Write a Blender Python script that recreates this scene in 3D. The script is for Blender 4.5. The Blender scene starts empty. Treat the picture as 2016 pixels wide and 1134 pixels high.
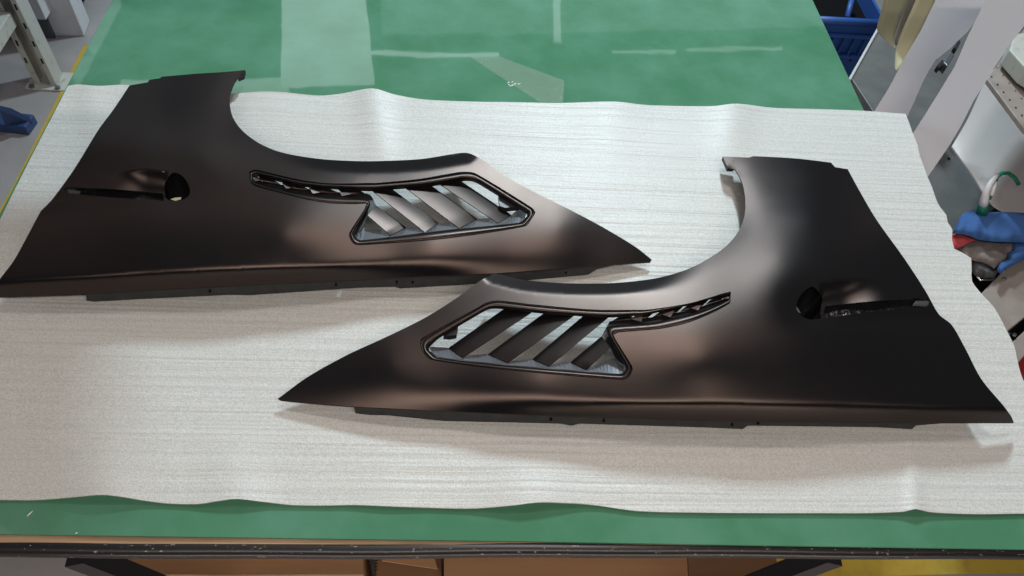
import bpy, math, random
import numpy as np
from mathutils import Vector, Matrix
from mathutils.geometry import delaunay_2d_cdt
random.seed(4)
S = bpy.context.scene
COL = S.collection
# ------------------------------------------------------------------ camera
TZ = 0.85                      # height of the bench top above the floor
HC = 1.15                      # camera above the bench top
F = 1500.0                     # focal length in pixels of the 2016 px wide photo
vy = Vector((-61, 1972, -F)).normalized()
Yv = 560.0
vx = Vector(((F*F - 1972*Yv)/61.0, -Yv, -F)).normalized()
vx = (vx - vy*vx.dot(vy)).normalized()
vz = vx.cross(vy)
RC = Matrix((vx, vy, vz))      # camera -> world rotation
CAM = Vector((0, 0, TZ + HC))
cam = bpy.data.cameras.new('camera'); camo = bpy.data.objects.new('camera', cam); COL.objects.link(camo)
camo.matrix_world = Matrix.Translation(CAM) @ RC.to_4x4()
cam.sensor_width = 36; cam.lens = 36*F/2016; cam.clip_start = 0.05; cam.clip_end = 100
S.camera = camo
# ------------------------------------------------------------------ light
w = bpy.data.worlds.new('World'); S.world = w; w.use_nodes = True
bg = w.node_tree.nodes['Background']; bg.inputs[0].default_value = (0.68, 0.80, 1.0, 1); bg.inputs[1].default_value = 0.06
S.view_settings.view_transform = 'Standard'; S.view_settings.look = 'None'; S.view_settings.gamma = 1
S.view_settings.exposure = 0
def area(name, loc, target, sx, sy, power, color, spread=180):
    l = bpy.data.lights.new(name, 'AREA'); l.shape = 'RECTANGLE'; l.size = sx; l.size_y = sy
    l.energy = power; l.color = color; l.spread = math.radians(spread)
    o = bpy.data.objects.new(name, l); COL.objects.link(o); o.location = loc
    d = Vector(target) - Vector(loc)
    o.rotation_euler = d.to_track_quat('-Z', 'Y').to_euler(); return o
LW = Vector((0.80, 3.7, TZ+2.5))
area('overhead_tube', (0.15, -0.40, TZ+1.9), (0.15, 0.70, TZ), 2.6, 0.10, 27, (1.0, 0.87, 0.76))
area('rear_lamp', (0.55, 1.90, TZ+3.0), (0.15, 0.75, TZ), 0.5, 0.3, 24, (1.0, 0.90, 0.82))
area('window_light', LW, (0.05, 0.75, TZ), 0.16, 0.5, 112, (0.76, 0.93, 1.0))
area('under_bench_fill', (0.2, -0.75, 0.42), (0.2, 0.4, 0.20), 2.4, 0.25, 13, (1.0, 0.86, 0.74))  # added fill with no known source, brightens the cartons under the bench

def ray(px, py):
    return (RC @ Vector((px-1008, 567-py, -F))).normalized()
def U(px, py, z=0.0):
    """world point seen at pixel px,py at height z above the bench top"""
    d = ray(px, py); t = (TZ + z - CAM.z)/d.z
    return CAM + d*t
def UF(px, py, z=0.0): return U(px, py, z - TZ)          # same, z above the floor
RCn = np.array([list(r) for r in RC])
def Un(P, z):
    P = np.asarray(P, float); z = np.broadcast_to(z, P.shape[:1])
    d = np.stack([P[:,0]-1008, 567-P[:,1], np.full(len(P), -F)], 1) @ RCn.T
    t = (TZ + z - CAM.z)/d[:,2]
    return np.array(CAM)[None] + d*t[:,None]
def ceiling_light(name, corners, zc, radiance, color):
    """a rectangular light in the ceiling, zc above the bench, placed where the glossy bench top mirrors it"""
    q = []
    for (px, py) in corners:
        p = U(px, py); d = ray(px, py); d.z = -d.z; q.append(p + d*(zc/d.z))
    c = sum(q, Vector())/4; ex = ((q[1]-q[0])+(q[2]-q[3]))/2; ey_ = ((q[3]-q[0])+(q[2]-q[1]))/2
    l = bpy.data.lights.new(name, 'AREA'); l.shape = 'RECTANGLE'; l.size = ex.length; l.size_y = ey_.length
    l.color = color; l.energy = radiance*ex.length*ey_.length*math.pi
    o = bpy.data.objects.new(name, l); COL.objects.link(o)
    z = Vector((0,0,1))
    if ex.length > ey_.length: x = ex.normalized(); y = z.cross(x)
    else: y = ey_.normalized(); x = y.cross(z)
    o.matrix_world = Matrix.Translation(c) @ Matrix((x, y, z)).transposed().to_4x4()
    return o
GL = (0.86, 0.97, 1.0)
ceiling_light('roof_light', [(548,-260),(700,-260),(727,190),(568,150)], 2.0, 1.9, GL)
ceiling_light('roof_light', [(250,156),(560,156),(560,420),(150,420)], 2.0, 1.5, GL)
ceiling_light('roof_light', [(735,-260),(1520,-260),(1600,60),(740,60)], 2.3, 0.35, (0.8,0.95,1.0))
ceiling_light('tube_light', [(722,101),(982,101),(982,110),(722,110)], 2.0, 2.2, GL)
ceiling_light('tube_light', [(1205,97),(1330,97),(1330,103),(1205,103)], 2.0, 1.4, GL)
ceiling_light('tube_light', [(1352,94),(1540,90),(1540,96),(1352,100)], 2.0, 1.2, GL)
ceiling_light('tube_light', [(1089,-60),(1105,-60),(1102,84),(1090,84)], 2.0, 1.5, GL)

# ------------------------------------------------------------------ materials
def mat(name, color, rough=0.5, metal=0.0, spec=0.5, noise=None, bump=None, coat=0):
    m = bpy.data.materials.new(name); m.use_nodes = True
    nt = m.node_tree; b = nt.nodes['Principled BSDF']
    b.inputs['Base Color'].default_value = (*color, 1); b.inputs['Roughness'].default_value = rough
    b.inputs['Metallic'].default_value = metal; b.inputs['Specular IOR Level'].default_value = spec
    b.inputs['Coat Weight'].default_value = coat
    tc = nt.nodes.new('ShaderNodeTexCoord')
    if noise:      # (scale vec, color2, lo, hi)
        mp = nt.nodes.new('ShaderNodeMapping'); mp.inputs['Scale'].default_value = noise[0]
        nt.links.new(tc.outputs['Object'], mp.inputs[0])
        n = nt.nodes.new('ShaderNodeTexNoise'); n.inputs['Scale'].default_value = 1; n.inputs['Detail'].default_value = 6
        n.inputs['Roughness'].default_value = 0.6
        nt.links.new(mp.outputs[0], n.inputs['Vector'])
        r = nt.nodes.new('ShaderNodeValToRGB'); r.color_ramp.elements[0].position = noise[2]; r.color_ramp.elements[1].position = noise[3]
        r.color_ramp.elements[0].color = (*color, 1); r.color_ramp.elements[1].color = (*noise[1], 1)
        nt.links.new(n.outputs[0], r.inputs[0]); nt.links.new(r.outputs[0], b.inputs['Base Color'])
    if bump:       # list of (scale vec, strength distance)
        prev = None
        for sc, dist in bump:
            mp = nt.nodes.new('ShaderNodeMapping'); mp.inputs['Scale'].default_value = sc
            nt.links.new(tc.outputs['Object'], mp.inputs[0])
            n = nt.nodes.new('ShaderNodeTexNoise'); n.inputs['Scale'].default_value = 1; n.inputs['Detail'].default_value = 3
            nt.links.new(mp.outputs[0], n.inputs['Vector'])
            bp = nt.nodes.new('ShaderNodeBump'); bp.inputs['Distance'].default_value = dist; bp.inputs['Strength'].default_value = 1
            nt.links.new(n.outputs[0], bp.inputs['Height'])
            if prev: nt.links.new(prev.outputs[0], bp.inputs['Normal'])
            prev = bp
        nt.links.new(prev.outputs[0], b.inputs['Normal'])
    return m
M = {}
def paint_mat():
    m = bpy.data.materials.new('satin_bronze_paint'); m.use_nodes = True; nt = m.node_tree; N = nt.nodes
    N.remove(N['Principled BSDF']); out = N['Material Output']
    tc = N.new('ShaderNodeTexCoord'); n = N.new('ShaderNodeTexNoise'); n.inputs['Scale'].default_value = 1400; n.inputs['Detail'].default_value = 1
    nt.links.new(tc.outputs['Object'], n.inputs['Vector'])
    n2 = N.new('ShaderNodeTexNoise'); n2.inputs['Scale'].default_value = 7; n2.inputs['Detail'].default_value = 4; nt.links.new(tc.outputs['Object'], n2.inputs['Vector'])
    mr = N.new('ShaderNodeMapRange'); mr.inputs[1].default_value = .3; mr.inputs[2].default_value = .7; mr.inputs[3].default_value = .355; mr.inputs[4].default_value = .395
    nt.links.new(n2.outputs[0], mr.inputs[0])
    bp = N.new('ShaderNodeBump'); bp.inputs['Distance'].default_value = 0.00004; nt.links.new(n.outputs[0], bp.inputs['Height'])
    d = N.new('ShaderNodeBsdfDiffuse'); d.inputs['Color'].default_value = (0.0075, 0.0070, 0.0075, 1)
    g = N.new('ShaderNodeBsdfAnisotropic'); g.distribution = 'BECKMANN'; g.inputs['Color'].default_value = (0.057, 0.042, 0.036, 1)
    nt.links.new(mr.outputs[0], g.inputs['Roughness'])
    c = N.new('ShaderNodeBsdfAnisotropic'); c.distribution = 'BECKMANN'; c.inputs['Color'].default_value = (0.16, 0.18, 0.21, 1); c.inputs['Roughness'].default_value = .42
    fr = N.new('ShaderNodeFresnel'); fr.inputs['IOR'].default_value = 1.4
    for q in (d, g, c): nt.links.new(bp.outputs[0], q.inputs['Normal'])
    a = N.new('ShaderNodeAddShader'); nt.links.new(d.outputs[0], a.inputs[0]); nt.links.new(g.outputs[0], a.inputs[1])
    mx = N.new('ShaderNodeMixShader'); nt.links.new(fr.outputs[0], mx.inputs[0]); nt.links.new(a.outputs[0], mx.inputs[1]); nt.links.new(c.outputs[0], mx.inputs[2])
    nt.links.new(mx.outputs[0], out.inputs['Surface']); return m
M['paint'] = paint_mat()
M['raw'] = mat('black_composite_and_shade', (0.012, 0.012, 0.013), 0.42, 0, 0.4, bump=[((300,300,300), 0.0002)])
M['gloss'] = mat('glossy_black_sealant', (0.008, 0.008, 0.01), 0.34, 0, 0.5, bump=[((160,160,160), 0.0015)])
M['shelf'] = mat('grey_metal_and_sheen', (0.22, 0.225, 0.25), 0.42, 0.75, 0.5)
M['green'] = mat('green_mat', (0.070, 0.215, 0.122), 0.03, 0, 0.62, noise=((6,6,6), (0.105, 0.270, 0.180), 0.38, 0.68), bump=[((3,3,3), 0.0006)])
M['ply'] = mat('plywood', (0.42, 0.28, 0.17), 0.6, noise=((4,60,60), (0.22,0.13,0.07), 0.45, 0.75))
M['floor'] = mat('concrete_floor', (0.28, 0.265, 0.265), 0.35, noise=((3,3,3), (0.36,0.345,0.35), 0.35, 0.7))
M['yellow'] = mat('yellow_floor_paint', (0.50, 0.36, 0.05), 0.5, noise=((25,25,25), (0.38,0.27,0.05), 0.5, 0.8))
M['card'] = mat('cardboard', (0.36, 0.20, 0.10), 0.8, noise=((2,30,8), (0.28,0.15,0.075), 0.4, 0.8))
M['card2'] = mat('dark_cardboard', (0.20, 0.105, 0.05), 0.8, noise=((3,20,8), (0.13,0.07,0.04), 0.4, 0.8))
M['white'] = mat('white_paint', (0.62, 0.63, 0.66), 0.4, noise=((30,30,30), (0.5,0.5,0.52), 0.5, 0.9))
M['cream'] = mat('cream_steel', (0.48, 0.49, 0.45), 0.45, noise=((30,30,30), (0.30,0.29,0.26), 0.55, 0.75))
M['dgrey'] = mat('dark_grey_paint', (0.10, 0.10, 0.105), 0.6, noise=((8,8,8), (0.15,0.15,0.155), 0.4, 0.8))
M['benchgrey'] = mat('grey_sheet_metal', (0.13, 0.13, 0.13), 0.45, noise=((14,14,14), (0.18,0.18,0.175), 0.4, 0.8))
M['blue'] = mat('blue_plastic', (0.030, 0.10, 0.36), 0.45)
M['dblue'] = mat('dark_blue_plastic', (0.025, 0.06, 0.17), 0.5)
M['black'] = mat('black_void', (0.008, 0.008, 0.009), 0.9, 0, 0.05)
M['paper'] = mat('white_paper', (0.70, 0.75, 0.85), 0.6, bump=[((5,5,5), 0.002)])
M['creampaper'] = mat('cream_paper', (0.60, 0.58, 0.38), 0.6)
M['satinwhite'] = mat('satin_white_plastic', (0.50, 0.47, 0.46), 0.3, bump=[((4,4,4), 0.01)])
M['warmmetal'] = mat('warm_grey_metal', (0.30, 0.26, 0.24), 0.45, noise=((20,20,20), (0.24,0.2,0.18), 0.4, 0.8))
M['hole'] = mat('dark_hole', (0.01, 0.01, 0.01), 0.8)
M['bluecloth'] = mat('blue_microfibre', (0.05, 0.12, 0.31), 0.95, 0, 0.1, bump=[((500,500,500), 0.0008), ((30,30,30), 0.004)])
M['redcloth'] = mat('red_cloth', (0.45, 0.07, 0.08), 0.95, 0, 0.1, bump=[((400,400,400), 0.0008)])
M['greycloth'] = mat('grey_cloth', (0.17, 0.155, 0.155), 0.95, 0, 0.1, noise=((50,50,50), (0.24,0.21,0.20), 0.4, 0.7), bump=[((400,400,400), 0.001), ((40,40,40), 0.004)])
M['dcloth'] = mat('dark_grey_cloth', (0.09, 0.09, 0.10), 0.95, 0, 0.1, bump=[((400,400,400), 0.0008)])
M['chrome'] = mat('chrome', (0.7, 0.7, 0.7), 0.2, 1)
M['greencap'] = mat('green_plastic', (0.01, 0.16, 0.09), 0.35)
M['red'] = mat('red_paint', (0.35, 0.03, 0.03), 0.5)
M['bracket'] = mat('black_bracket', (0.015, 0.015, 0.02), 0.4)
M['glint'] = mat('yellowish_glint', (0.35, 0.34, 0.20), 0.6)

def foam_mat():
    m = bpy.data.materials.new('white_foam_sheet'); m.use_nodes = True; nt = m.node_tree; b = nt.nodes['Principled BSDF']
    tc = nt.nodes.new('ShaderNodeTexCoord')
    def nz(scale, detail=3):
        mp = nt.nodes.new('ShaderNodeMapping'); mp.inputs['Scale'].default_value = scale
        nt.links.new(tc.outputs['Object'], mp.inputs[0])
        n = nt.nodes.new('ShaderNodeTexNoise'); n.inputs['Scale'].default_value = 1; n.inputs['Detail'].default_value = detail
        nt.links.new(mp.outputs[0], n.inputs['Vector']); return n
    lines = nz((3, 150, 1), 3); cell = nz((420, 420, 420), 2); big = nz((1.5, 2, 1), 3); wide = nz((1.0, 75, 1), 2)
    r = nt.nodes.new('ShaderNodeValToRGB'); r.color_ramp.elements[0].position = .3; r.color_ramp.elements[1].position = .7
    r.color_ramp.elements[0].color = (0.51, 0.52, 0.505, 1); r.color_ramp.elements[1].color = (0.70, 0.705, 0.69, 1)
    nt.links.new(cell.outputs[0], r.inputs[0])
    mx = nt.nodes.new('ShaderNodeMix'); mx.data_type = 'RGBA'; mx.blend_type = 'MULTIPLY'; mx.inputs[0].default_value = 1
    r2 = nt.nodes.new('ShaderNodeValToRGB'); r2.color_ramp.elements[0].position = .35; r2.color_ramp.elements[1].position = .65
    r2.color_ramp.elements[0].color = (.955, .955, .95, 1); r2.color_ramp.elements[1].color = (1, 1, 1, 1)
    nt.links.new(lines.outputs[0], r2.inputs[0])
    nt.links.new(r.outputs[0], mx.inputs[6]); nt.links.new(r2.outputs[0], mx.inputs[7])
    nt.links.new(mx.outputs[2], b.inputs['Base Color'])
    b.inputs['Roughness'].default_value = 0.38; b.inputs['Specular IOR Level'].default_value = 0.35
    prev = None
    for n, d in ((wide, 0.0036), (lines, 0.0010), (cell, 0.0006)):
        bp = nt.nodes.new('ShaderNodeBump'); bp.inputs['Distance'].default_value = d
        nt.links.new(n.outputs[0], bp.inputs['Height'])
        if prev: nt.links.new(prev.outputs[0], bp.inputs['Normal'])
        prev = bp
    nt.links.new(prev.outputs[0], b.inputs['Normal'])
    return m
M['foam'] = foam_mat()
def edge_mat():
    m = mat('worn_black_rubber', (0.016, 0.014, 0.015), 0.35)
    nt = m.node_tree; b = nt.nodes['Principled BSDF']
    tc = nt.nodes.new('ShaderNodeTexCoord')
    mp = nt.nodes.new('ShaderNodeMapping'); mp.inputs['Scale'].default_value = (95, 210, 210); nt.links.new(tc.outputs['Object'], mp.inputs[0])
    n = nt.nodes.new('ShaderNodeTexNoise'); n.inputs['Scale'].default_value = 1; n.inputs['Detail'].default_value = 5; n.inputs['Roughness'].default_value = .7
    nt.links.new(mp.outputs[0], n.inputs['Vector'])
    r = nt.nodes.new('ShaderNodeValToRGB'); r.color_ramp.elements[0].position = .635; r.color_ramp.elements[1].position = .665
    r.color_ramp.elements[0].color = (0.016, 0.014, 0.015, 1); r.color_ramp.elements[1].color = (0.42, 0.38, 0.34, 1)
    nt.links.new(n.outputs[0], r.inputs[0]); nt.links.new(r.outputs[0], b.inputs['Base Color'])
    return m
M['edge'] = edge_mat()

# ------------------------------------------------------------------ helpers
def tag(o, label=None, cat=None, group=None, kind=None):
    if label: o['label'] = label
    if cat: o['category'] = cat
    if group: o['group'] = group
    if kind: o['kind'] = kind
    return o
def empty(name, loc):
    o = bpy.data.objects.new(name, None); o.empty_display_size = 0.05; COL.objects.link(o); o.location = loc
    bpy.context.view_layer.update(); return o
def mesh(name, verts, faces, m, parent=None, smooth=False, thick=0, bevel=0, sub=0):
    if smooth and thick and not sub: v_, faces = thicken(verts, faces, abs(thick)); verts = v_; thick = 0
    me = bpy.data.meshes.new(name)
    off = Vector(parent_loc(parent))
    me.from_pydata([tuple(Vector(v)-off) for v in verts], [], faces); me.validate(); me.update()
    me.materials.append(M[m] if isinstance(m, str) else m)
    if smooth:
        for p in me.polygons: p.use_smooth = True
    o = bpy.data.objects.new(name, me); COL.objects.link(o)
    if parent: o.parent = parent
    if sub:
        md = o.modifiers.new('sub', 'SUBSURF'); md.levels = sub; md.render_levels = sub
    if thick:
        md = o.modifiers.new('solid', 'SOLIDIFY'); md.thickness = abs(thick); md.offset = -1 if thick > 0 else 1
    if bevel:
        md = o.modifiers.new('bev', 'BEVEL'); md.width = bevel; md.segments = 2; md.limit_method = 'ANGLE'
    return o
def thicken(v, f, t):
    """closed sheet of real thickness t below an upward facing surface, crisp rim"""
    v = [Vector(p) for p in v]; nz = 0
    for q in f:
        nz += (v[q[1]]-v[q[0]]).cross(v[q[2]]-v[q[0]]).z
    if nz < 0: f = [tuple(q[::-1]) for q in f]
    n = len(v); V = v + [p-Vector((0,0,t)) for p in v]; Fc = list(f) + [tuple(i+n for i in q[::-1]) for q in f]
    E = set()
    for q in f:
        for a, b in zip(q, q[1:]+q[:1]): E.add((a, b))
    for a, b in E:
        if (b, a) not in E:
            k = len(V); V += [v[a].copy(), v[b].copy(), v[b]-Vector((0,0,t)), v[a]-Vector((0,0,t))]
            Fc.append((k+1, k, k+3, k+2))
    return V, Fc
def parent_loc(p):
    v = Vector((0,0,0))
    while p: v += p.location; p = p.parent
    return v
def prism(P, Q):
    """solid between two equal polygons (top P, bottom Q)"""
    n = len(P); v = list(P)+list(Q)
    f = [tuple(range(n)), tuple(range(2*n-1, n-1, -1))] + [(i, i+n, (i+1)%n+n, (i+1)%n) for i in range(n)]
    return v, f
def down(P, h): return [Vector((p[0], p[1], p[2]-h)) for p in P]
def box(c, s, rz=0):
    c = Vector(c); v = []
    for dz in (1,-1):
        for dx, dy in ((-1,-1),(1,-1),(1,1),(-1,1)):
            x, y = dx*s[0]/2, dy*s[1]/2
            v.append(c + Vector((x*math.cos(rz)-y*math.sin(rz), x*math.sin(rz)+y*math.cos(rz), dz*s[2]/2)))
    return prism(v[:4], v[4:])
def tube(pts, r, n=10, cap=True):
    pts = [Vector(p) for p in pts]; V = []; Fc = []
    rr = r if isinstance(r, (list, tuple)) else [r]*len(pts)
    for i, p in enumerate(pts):
        d = (pts[min(i+1, len(pts)-1)] - pts[max(i-1, 0)]).normalized()
        a = d.cross(Vector((0, 0, 1)));
        if a.length < 1e-3: a = Vector((1, 0, 0))
        a.normalize(); b = d.cross(a)
        for k in range(n):
            t = 2*math.pi*(k+.5)/n; V.append(p + a*(rr[i]*math.cos(t)) + b*(rr[i]*math.sin(t)))
    for i in range(len(pts)-1):
        for k in range(n):
            Fc.append((i*n+k, i*n+(k+1)%n, (i+1)*n+(k+1)%n, (i+1)*n+k))
    if cap: Fc += [tuple(range(n-1, -1, -1)), tuple(range((len(pts)-1)*n, len(pts)*n))]
    return V, Fc
def join(*vf):
    V = []; Fc = []
    for v, f in vf:
        o = len(V); V += list(v); Fc += [tuple(i+o for i in q) for q in f]
    return V, Fc
def resample(poly, step=5.0, closed=False, ang=38):
    """Catmull-Rom through the traced points, sharp turns kept as corners"""
    P = [np.array(p, float) for p in poly]; n = len(P); out = []
    def corner(i):
        if not closed and (i == 0 or i == n-1): return True
        a = P[i]-P[i-1]; b = P[(i+1) % n]-P[i]
        c = np.dot(a, b)/(np.linalg.norm(a)*np.linalg.norm(b)+1e-9)
        return math.degrees(math.acos(max(-1, min(1, c)))) > ang
    C = [corner(i) for i in range(n)]
    for i in range(n if closed else n-1):
        p1, p2 = P[i], P[(i+1) % n]
        p0 = P[i-1] if not C[i] else p1 - (p2-p1)
        p3 = P[(i+2) % n] if not C[(i+1) % n] else p2 + (p2-p1)
        L = np.linalg.norm(p2-p1); k = max(1, int(round(L/step)))
        # centripetal-ish: limit tangents to the segment length
        t1 = (p2-p0)/2; t2 = (p3-p1)/2
        for t in (t1, t2):
            nn = np.linalg.norm(t)
            if nn > L: t *= L/nn
        for j in range(k):
            t = j/k
            out.append((2*t**3-3*t**2+1)*p1 + (t**3-2*t**2+t)*t1 + (-2*t**3+3*t**2)*p2 + (t**3-t**2)*t2)
    if not closed: out.append(P[-1])
    return np.array(out)
def pdist(Q, poly, closed=False):
    Q = np.asarray(Q, float); A = np.asarray(poly, float)
    B = np.roll(A, -1, 0) if closed else A[1:]; A = A if closed else A[:-1]
    best = np.full(len(Q), 1e9)
    for a, b in zip(A, B):
        ab = b-a; L = ab@ab + 1e-12
        t = np.clip(((Q-a)@ab)/L, 0, 1)
        d = np.hypot(*(Q - a - t[:,None]*ab).T); best = np.minimum(best, d)
    return best
def inside(Q, poly):
    Q = np.asarray(Q, float); A = np.asarray(poly, float); x, y = Q[:,0], Q[:,1]; c = np.zeros(len(Q), bool); j = len(A)-1
    for i in range(len(A)):
        xi, yi = A[i]; xj, yj = A[j]
        m = ((yi > y) != (yj > y)) & (x < (xj-xi)*(y-yi)/(yj-yi+1e-12)+xi); c ^= m; j = i
    return c
def ss(a, b, x):
    t = np.clip((x-a)/(b-a), 0, 1); return t*t*(3-2*t)
def triangulate(outer, holes=(), lines=(), step=5.0):
    """2-D constrained mesh of a traced outline; returns pts (n,2) and triangles"""
    lo = outer.min(0); hi = outer.max(0); g = []
    y = lo[1]; r = 0
    while y < hi[1]:
        g.append(np.stack([np.arange(lo[0]+(r % 2)*step/2, hi[0], step), np.full(len(np.arange(lo[0]+(r % 2)*step/2, hi[0], step)), y)], 1)); y += step*0.866; r += 1
    g = np.concatenate(g); g = g[inside(g, outer)]
    for h in holes: g = g[~inside(g, h)]
    keep = pdist(g, outer, True) > step*0.5
    for h in holes: keep &= pdist(g, h, True) > step*0.5
    for l in lines: keep &= pdist(g, l) > step*0.45
    g = g[keep]
    V = []; E = []
    for L, cl in [(outer, True)] + [(h, True) for h in holes] + [(l, False) for l in lines]:
        o = len(V); V += [Vector(p) for p in L]; n = len(L)
        E += [(o+i, o+(i+1) % n) for i in range(n if cl else n-1)]
    V += [Vector(p) for p in g]
    r = delaunay_2d_cdt(V, E, [], 0, 1e-3)
    P = np.array([tuple(v) for v in r[0]]); T = np.array([tuple(f) for f in r[2]])
    c = P[T].mean(1); ok = inside(c, outer)
    for h in holes: ok &= ~inside(c, h)
    T = T[ok]
    a = P[T]; ar = np.cross(a[:,1]-a[:,0], a[:,2]-a[:,0])
    T = T[np.abs(ar) > 1e-3]; ar = ar[np.abs(ar) > 1e-3]
    T[ar > 0] = T[ar > 0][:, ::-1]         # image y is down: make faces look up
    return P, T
def submesh(P3, T):
    u, inv = np.unique(T.ravel(), return_inverse=True)
    return [tuple(p) for p in P3[u]], [tuple(int(x) for x in f) for f in inv.reshape(-1, 3)]
def patch(name, poly, zf, m, parent=None, step=6, thick=0.002, ang=38, lines=()):
    out = resample(poly, step, True, ang)
    P, T = triangulate(out, (), [resample(l, step) for l in lines], step)
    z = zf(P, pdist(P, out, True)) if callable(zf) else np.full(len(P), zf)
    v, f = submesh(Un(P, z), T)
    return mesh(name, v, f, m, parent, smooth=True, thick=thick)
_r = np.random.RandomState(3)
def wnoise(P, wl, seed=0):
    rs = np.random.RandomState(seed); z = np.zeros(len(P))
    for k in range(6):
        a = rs.rand()*6.28; f = 6.28/wl*(0.6+rs.rand()*0.9)
        z += np.sin(P[:,0]*math.cos(a)*f + P[:,1]*math.sin(a)*f + rs.rand()*6.28)
    return z/6

# ------------------------------------------------------------------ floor
def sheet(name, pts, m, kind='structure', label=None):
    o = mesh(name, pts, [tuple(range(len(pts)))], m); tag(o, label, None, None, kind); return o
sheet('floor', [Vector((-6,-4,0)), Vector((6,-4,0)), Vector((6,8,0)), Vector((-6,8,0))], 'floor')
yl = [UF(180,62), UF(190,62), UF(2,425), UF(-16,420)]
yl = [UF(166,90), UF(182,90), UF(40,380), UF(-60,560), UF(-82,560), UF(24,372)]
sheet('floor_line', [p+Vector((0,0,.004)) for p in yl], 'yellow')
ye = [UF(1525,1092), UF(2100,1092), UF(2100,1129), UF(1900,1131), UF(1525,1139)]
sheet('floor_marking', [p+Vector((0,0,.004)) for p in ye], 'yellow')

# ------------------------------------------------------------------ bench
bench = empty('work_bench', (0, 0.8, 0))
tag(bench, 'long work bench with glossy green top and worn black front edge', 'workbench')
TL, TR_, BR_, BL_ = U(280,-110), U(1549,-110), U(2113,1100), U(-336,1070)
def onx(a, b, t): return a + (b-a)*t
g = [U(222,0), U(1600,0), U(1700,215), U(2110,1084), U(2016,1082), U(1008,1066), U(0,1052), U(-330,1048), U(0,428)]
# left and right edges extended away from the camera
bl = U(222,0)+(U(222,0)-U(134,169))*2.2; br = U(1600,0)+(U(1600,0)-U(1700,215))*1.4
br.y = bl.y
top = [bl, br] + g[1:8]
top = [bl, br, U(1700,215), U(2110,1084), U(2016,1082), U(1008,1066), U(0,1052), U(-330,1048)]
v, f = prism(top, down(top, .004)); mesh('green_top', v, f, 'green', bench, bevel=.0008)
fy = U(1008,1068).y; xl = min(U(-330,1048).x, bl.x); xr = U(2110,1084).x
b2 = [bl+Vector((.004,0,-.0045)), br+Vector((-.004,0,-.0045)), Vector((xr-.004, fy-.002, TZ-.0045)), Vector((U(-330,1048).x+.004, fy-.002, TZ-.0045))]
v, f = prism(b2, down(b2, .022)); mesh('plywood_board', v, f, 'ply', bench)
ey = U(1008,1082).y
prof = []
for k in range(14):
    t = 2*math.pi*k/14
    cx_, cz_ = math.cos(t), math.sin(t)
    prof.append((ey + .004 + .011*math.copysign(abs(cx_)**.75, cx_), TZ-.016 + .012*math.copysign(abs(cz_)**.75, cz_)))
V = []; Fc = []
xs = np.linspace(xl-.02, xr+.05, 60)
for i, x in enumerate(xs):
    w_ = .0012*math.sin(x*5)+.0006*math.sin(x*17)
    for (y, z) in prof: V.append((x, y+w_, z + .001*math.sin(x*9)))
n = len(prof)
for i in range(len(xs)-1):
    for k in range(n): Fc.append((i*n+k, (i+1)*n+k, (i+1)*n+(k+1) % n, i*n+(k+1) % n))
mesh('edge_trim', V, Fc, 'edge', bench, smooth=True)
for (a, b_) in (((150,1092), (330,1190)), ((1640,1092), (1450,1190))):
    A = U(a[0], a[1], -.045); B = Vector((A.x+(.30 if a[0] < 1000 else -.30), A.y+.02, .0))
    v, f = tube([A, B], .022, 4); mesh('leg', v, f, 'bracket', bench)
for x in (xl+.15, xr-.15):
    v, f = box((x, 2.2, .41), (.05,.05,.80)); mesh('leg', v, f, 'bracket', bench)

# ------------------------------------------------------------------ foam sheet
foam_px = [(134,169),(152,166),(194,169),(247,167),(330,176),(400,184),(456,184),(533,180),(628,188),(673,184),(733,174),(777,186),(837,196),(930,200),(1000,201),(1050,202),(1097,203),
 (1208,200),(1278,207),(1399,209),(1451,204),(1521,212),(1620,215),(1700,218),(1783,224),(1790,242),(1797,262),(1806,284),(1811,307),(1820,330),(1826,348),(1834,366),(1843,392),(1851,408),(1863,423),(1866,438),(1875,452),
 (1874,470),(1879,490),(1894,497),(1912,508),(1913,530),(1914,554),(1933,579),(1953,600),(1965,618),(1976,639),(1997,681),(2001,700),(2012,742),(2040,800),(2100,930),(2120,1012),
 (2016,1011),(1930,1012),(1858,1010),(1825,1007),(1803,1002),(1780,1007),(1708,1010),(1600,1010),(1508,1010),(1380,1009),(1258,1006),(1168,994),(1108,990),(1058,989),(1008,995),(925,1001),(800,998),(700,994),
 (640,995),(575,994),(520,988),(465,982),(430,986),(390,992),(330,991),(275,984),(240,978),(200,974),(150,978),(75,984),(0,984),(-150,984),(-250,984),(-235,900),(-110,660),(0,432),(60,312)]
# z of the rippled sheet: lifted where the edge waves up
def foam_z(P, d=None):
    x, y = P[:,0], P[:,1]; z = np.full(len(P), .0045)
    fr = ss(760, 1005, y); bk = 1-ss(175, 420, y)
    for c, wd, a in ((200,70,.012),(465,60,.009),(1050,80,.011),(1803,16,.006),(1803,60,.004),(760,60,.002)):
        z += a*fr**1.5*np.exp(-((x-c+(1000-y)*.05)/wd)**2)
    for c, wd, a in ((533,60,.005),(733,34,.013),(1208,60,.006),(1451,42,.010),(180,30,.004)):
        xx = x - c - (y-190)*(-.12 if c < 1000 else .12)*-1
        z += a*bk**1.2*np.exp(-(xx/wd)**2)
    z += .0012*(wnoise(P, 260, 5)+1)
    return z
foam = patch('foam_sheet', foam_px, foam_z, 'foam', step=11, thick=.0025)
tag(foam, 'thin white ribbed packing foam sheet with wavy edges covering the green bench top', 'foam sheet')

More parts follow.
